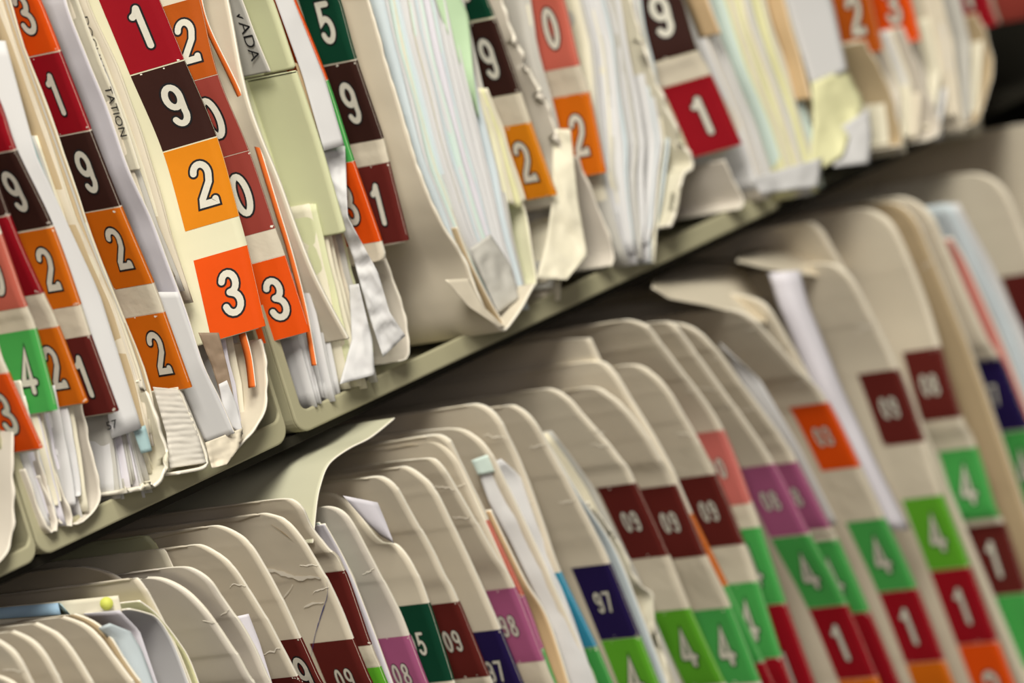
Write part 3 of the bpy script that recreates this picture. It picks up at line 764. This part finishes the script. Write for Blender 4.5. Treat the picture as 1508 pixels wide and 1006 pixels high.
low('worn folder behind the cracked one, its dark red and green labels edge on', [(340, 745), (395, 737), (427, 736), (445, 748), (456, 774), (473, 797)], [(488, 814), (506, 838), (545, 950), (558, 980), (568, 1006)],
    [(840, 950, 'darkred', None, 0), (982, 1080, 'lightgreen', None, 0)], band=[(812, 839), (951, 981)])
fold('paper_sheet', 'lilac white sheet standing between the torn folder and the violet labelled folder', [(478, 772), (512, 835), (550, 930), (590, 1040)], 4, m_='lilac', L=30, th=.5, cat='paper sheet')
fold('paper_sheet', 'pale aqua sheet edge beside the torn top of the worn folder', [(470, 770), (492, 805), (520, 850), (545, 930)], 6, m_='aqua', L=20, th=.4, cat='paper sheet')
low('rounded grey folder with a creased patch above its violet 08 label', [(463, 749), (485, 747), (506, 755), (523, 778), (545, 815)], [(565, 858), (586, 897), (601, 935), (628, 1006)], [(936, 1045, 'violet', '08', 9)], mats=[M['manila2'], M['rim']])
low('tan folder with a torn front edge and a dark green 05 label', [(440, 731), (488, 728), (522, 750), (545, 782), (562, 799), (584, 803), (602, 824)], [(616, 850), (631, 888), (667, 1002), (672, 1020)], [(888, 1002, 'darkgreen', '05', 9.5)], lw=20)
patch('paper_sheet', 'white scrap of paper showing behind the torn folder edge above the green 05 label', [(505, 730), (540, 770), (562, 790)], [(556, 740), (568, 768), (580, 800)], 6, 2, 'lilac', nu=4, nv=8)
low('rounded folder with a brown red 09 label between the green 05 and the navy labels', [(482, 712), (530, 706), (562, 704), (584, 719), (601, 750)], [(620, 783), (636, 809), (654, 848), (674, 885), (719, 996), (726, 1012)], [(886, 996, 'darkred', '09', 9)], wf=2.3)
low('rounded folder with a navy 97 label low down, left of the violet 98', [(534, 697), (580, 690), (599, 689), (621, 702), (641, 724)], [(669, 780), (701, 847), (735, 925), (768, 1006)], [(927, 1045, 'navy', '97', 9)], wf=1.6)
low('rounded folder with a violet 98 label', [(566, 682), (610, 677), (639, 677), (664, 694), (677, 720)], [(703, 774), (730, 820), (757, 864), (800, 973), (815, 1010)], [(865, 973, 'violet', '98', 9)], wf=1.2, band=[(974, 1040)])
low('bare folder edge close behind the violet 98 folder', [(574, 661), (620, 653), (646, 653), (668, 671), (686, 700)], [(712, 765), (740, 828), (768, 892), (806, 985)], yf=1.5, wf=1.0)
low('folder with white torn top edge and a thin salmon then green label strip', [(560, 655), (610, 646), (645, 642), (668, 650), (682, 676)], [(698, 724), (718, 766), (770, 877), (798, 954), (818, 1008)],
    [(766, 877, 'salmon', None, 0), (878, 955, 'violet', None, 0), (956, 1060, 'green', None, 0)], wf=2.6, yf=1)
fold('paper_sheet', 'peach paper edge between the salmon strip and the white crumpled papers', [(722, 752), (745, 800), (775, 860), (806, 912), (838, 1010), (850, 1060)], 3, m_='peach', L=26, th=.8, cat='paper sheet')
patch('crumpled_paper', 'white crumpled papers poking out above the peach sheet', [(702, 690), (720, 740), (752, 800), (800, 900), (840, 1020)], [(738, 676), (766, 700), (790, 770), (846, 915), (888, 1040)], 9, 2, 'white', crum=1.1, freq=.09, nu=10, nv=30)
patch('paper_sheet', 'pale aqua paper corner on top of the white crumpled papers', [(694, 678), (704, 700)], [(722, 668), (736, 694)], 8, 4, 'aqua', nu=4, nv=6, crum=.6)
low('plain rounded folder behind the aqua paper corner', [(574, 640), (630, 634), (672, 632), (696, 641), (722, 667)], [(748, 720), (800, 830), (870, 990)], yf=3)
low('rounded cream folder with a thin light blue then green strip down its front edge', [(640, 606), (690, 597), (705, 597), (722, 604), (738, 622)], [(752, 652), (772, 695), (802, 778), (824, 842), (877, 952), (901, 1008)],
    [(843, 952, 'cyan', None, 0), (953, 1060, 'green', None, 0)], wf=2.0, lw=6)
low('rounded folder with a navy 97 label over a light green 4', [(722, 603), (745, 598), (762, 600), (786, 620), (808, 660)], [(832, 702), (872, 778), (897, 829), (941, 937), (969, 1008)],
    [(830, 937, 'navy', '97', 9), (938, 1050, 'lightgreen', '4', 0)], wf=1.2)
fold('paper_sheet', 'bluish white sheet edge right of the navy 97 folder', [(782, 625), (810, 660), (852, 728), (905, 810), (950, 920), (990, 1030)], 3, m_='blue', L=12, th=.6, cat='paper sheet')
bundle('bluish and white sheets between the navy 97 folder and the first dark red 09 folder', [(800, 640), (850, 720), (908, 830), (960, 940), (992, 1030)], [(812, 635), (876, 720), (940, 850), (980, 950), (1010, 1030)], 8, 6, ['white', 'blue', 'grey', 'ivory'], jit=1)
fold('paper_sheet', 'torn ivory sheet edge left of the first bright green 4', [(870, 740), (912, 795), (940, 855), (962, 876), (968, 910), (990, 1020)], 2, m_='ivory', L=22, th=.5, cat='paper sheet', jag=2)
low('first folder from the left with a dark red 09 over a bright green 4', [(763, 579), (795, 574), (814, 574), (836, 586), (858, 611), (894, 652)], [(919, 684), (935, 711), (984, 818), (1015, 896), (1066, 1006)],
    [(711, 818, 'darkred', '09', 9), (896, 1006, 'lightgreen', '4', 0)], band=[(819, 895)])
low('second folder from the left with a dark red 09 over a bright green 4', [(833, 578), (855, 572), (880, 572), (896, 581), (922, 603), (957, 648)], [(976, 682), (995, 713), (1039, 818), (1075, 893), (1118, 1003)],
    [(713, 818, 'darkred', '09', 9), (894, 1004, 'green', '4', 0)], wf=1.0, band=[(668, 712), (819, 893)])
low('folder close behind the second 09, with a thin orange and green strip on its edge', [(775, 553), (820, 540), (880, 533), (903, 547), (930, 590), (964, 645)], [(990, 692), (1017, 755), (1070, 862), (1124, 975), (1140, 1010)],
    [(757, 862, 'orange', None, 0), (863, 975, 'green', None, 0), (976, 1080, 'red', None, 0)], wf=1.9, yf=-.5)
low('third folder with a dark red 09, its green 4 half hidden by the orange strip', [(890, 545), (915, 539), (940, 539), (960, 550), (984, 575)], [(1012, 622), (1052, 697), (1095, 801), (1114, 853), (1150, 967), (1166, 1010)],
    [(698, 801, 'darkred', '09', 9), (856, 967, 'green', '4', 0), (968, 1080, 'red', '1', 0)], band=[(655, 697), (802, 855)])
low('dim folder top standing farther back behind the three 09 folders', [(700, 520), (800, 503), (862, 499), (872, 504)], [(890, 545), (960, 700)], yf=12, wf=.8)
low('folder with a pink 00 label above a green strip', [(866, 490), (900, 476), (926, 472), (955, 482), (980, 507)], [(1014, 560), (1063, 631), (1106, 741), (1118, 775), (1156, 888), (1200, 1010)],
    [(633, 741, 'pink', '00', 9), (776, 888, 'green', '4', 0), (889, 1080, 'red', '1', 0)], band=[(742, 775)])
low('tan folder with a violet 08 label over green 4 and red 1', [(950, 477), (985, 475), (1008, 488), (1037, 522)], [(1081, 599), (1138, 682), (1190, 785), (1246, 890), (1290, 995), (1300, 1020)],
    [(683, 785, 'violet', '08', 9), (787, 890, 'green', '4', 0), (891, 996, 'red', '1', 0), (997, 1100, 'orange', None, 0)])
low('narrow folder edge with a shaded violet label just right of the violet 08 folder', [(975, 476), (1005, 478), (1030, 490)], [(1055, 516), (1092, 566), (1147, 640), (1172, 680), (1222, 777), (1232, 793), (1279, 900), (1325, 1010)],
    [(680, 777, 'violet', '08', 9), (794, 900, 'green', '4', 0), (901, 1080, 'red', '1', 0)], yf=1, band=[(778, 793)])
patch('paper_sheet', 'blurred white sheets between the violet and the orange red labelled folders', [(1060, 505), (1090, 560), (1170, 680), (1220, 780)], [(1086, 530), (1120, 560), (1178, 660), (1232, 770)], 8, 3, 'white', nu=4)
low('folder with an orange red 03 label over green 4 and red 1', [(985, 466), (1030, 459), (1080, 457), (1115, 473), (1151, 513)], [(1185, 555), (1218, 592), (1266, 687), (1301, 762), (1349, 866), (1390, 972), (1405, 1010)],
    [(592, 687, 'vermilion', '03', 9), (763, 866, 'green', '4', 0), (867, 972, 'red', '1', 0), (973, 1080, 'orange', None, 0)], band=[(688, 762)])
patch('curled_sheet', 'cream sheet rolled over on top of the folders, left of the two big curled tops', [(960, 402), (985, 388), (1030, 382), (1075, 382), (1102, 394), (1120, 430)], [(960, 424), (985, 440), (1040, 450), (1085, 462), (1112, 474), (1128, 476)], 50, 8, 'manila', nu=14, nv=24, bulge=7)
low('cream folder leaf under the small rolled sheet', [(990, 440), (1060, 432), (1110, 440), (1135, 458)], [(1165, 510), (1205, 580)], yf=5)
patch('paper_sheet', 'wide white sheet leaning between the 03 folder and the dark red 09 folder farther right', [(1132, 402), (1146, 450), (1205, 590), (1258, 690), (1300, 780)], [(1178, 398), (1192, 450), (1240, 570), (1290, 680), (1340, 780)], 10, 4, 'lilac', bulge=3, crum=.8, freq=.06)
low('tall folder with a curled bright top, behind the dark red 09 folder near the right', [(1120, 345), (1165, 332), (1195, 328), (1220, 342), (1236, 370)], [(1248, 405), (1290, 480), (1330, 560)], yf=10, wf=3.0)
patch('curled_sheet', 'pale bulging curled sheet top left of the bright rounded folder, far right', [(1085, 372), (1120, 346), (1165, 330), (1200, 327), (1228, 340), (1242, 375)], [(1085, 385), (1120, 394), (1160, 402), (1200, 406), (1226, 414), (1246, 412)], 60, 14, 'manila', nu=14, nv=24, bulge=7)
low('right hand folder with a dark red 09 over light green 4 and red 1', [(1140, 402), (1180, 391), (1222, 389), (1247, 402), (1268, 432)], [(1290, 477), (1321, 541), (1360, 648), (1387, 728), (1428, 834), (1469, 944), (1494, 1010)],
    [(543, 650, 'darkred', '09', 9.5), (729, 834, 'lightgreen', '4', 0), (835, 944, 'red', '1', 0), (945, 1080, 'vermilion', '2', 0)], lw=18, band=[(652, 728)])
low('folder with a blurred brown red 08 label and a bright rounded top', [(1220, 316), (1255, 309), (1285, 311), (1312, 328), (1330, 360)], [(1347, 400), (1366, 450), (1384, 510), (1415, 614), (1437, 657), (1469, 761), (1478, 768), (1512, 872), (1552, 990)],
    [(511, 614, 'darkred', '08', 9.5), (658, 762, 'green', '4', 0), (769, 872, 'darkred', '1', 0), (873, 980, 'green', None, 0)], wf=1.8, band=[(615, 657)])
low('tan folder right of the bright rounded top, almost hidden', [(1270, 302), (1304, 298), (1330, 305), (1352, 330)], [(1375, 385), (1410, 470), (1445, 560), (1500, 720)], yf=3, mats=[M['tan'], M['rim']])
low('tan folder with a navy 97 label over a green 4 at the right edge', [(1290, 297), (1325, 291), (1355, 302), (1380, 328)], [(1402, 385), (1430, 450), (1460, 515), (1473, 527), (1507, 611), (1516, 630), (1560, 740)],
    [(525, 630, 'navy', '97', 9.5), (632, 740, 'green', '4', 0)], lw=20, wf=1.5)
fold('paper_sheet', 'blurred salmon sheet edge near the right edge of the photo', [(1400, 352), (1420, 385), (1450, 450), (1482, 525), (1530, 650)], 1, m_='pink_paper', L=8, th=1.2, cat='paper sheet')
bundle('blurred pale blue and white sheets left of the last big rounded folder', [(1388, 300), (1420, 370), (1470, 480), (1530, 640)], [(1412, 300), (1450, 370), (1505, 480), (1565, 640)], 7, 5, ['blue', 'white', 'lilac'], jit=1)
low('big rounded folder at the right edge of the photo, cream and out of focus', [(1370, 272), (1405, 259), (1440, 256), (1468, 268), (1486, 291)], [(1500, 325), (1525, 390), (1560, 480), (1620, 640)], [(400, 500, 'darkred', None, 0)])
low('last cream folder of the lower row beyond the big rounded one', [(1400, 215), (1470, 190), (1530, 184), (1560, 200)], [(1590, 260), (1640, 400)])
# the bent leaf above the lower row, green tinged
fold('file_folder', 'pale green leaf bent over at the top, under the second bin',
     [(462, 800), (468, 740), (474, 712), (482, 690), (494, 676), (518, 660), (547, 645), (582, 617)], 4, m_='sage', th=.5, L=230)
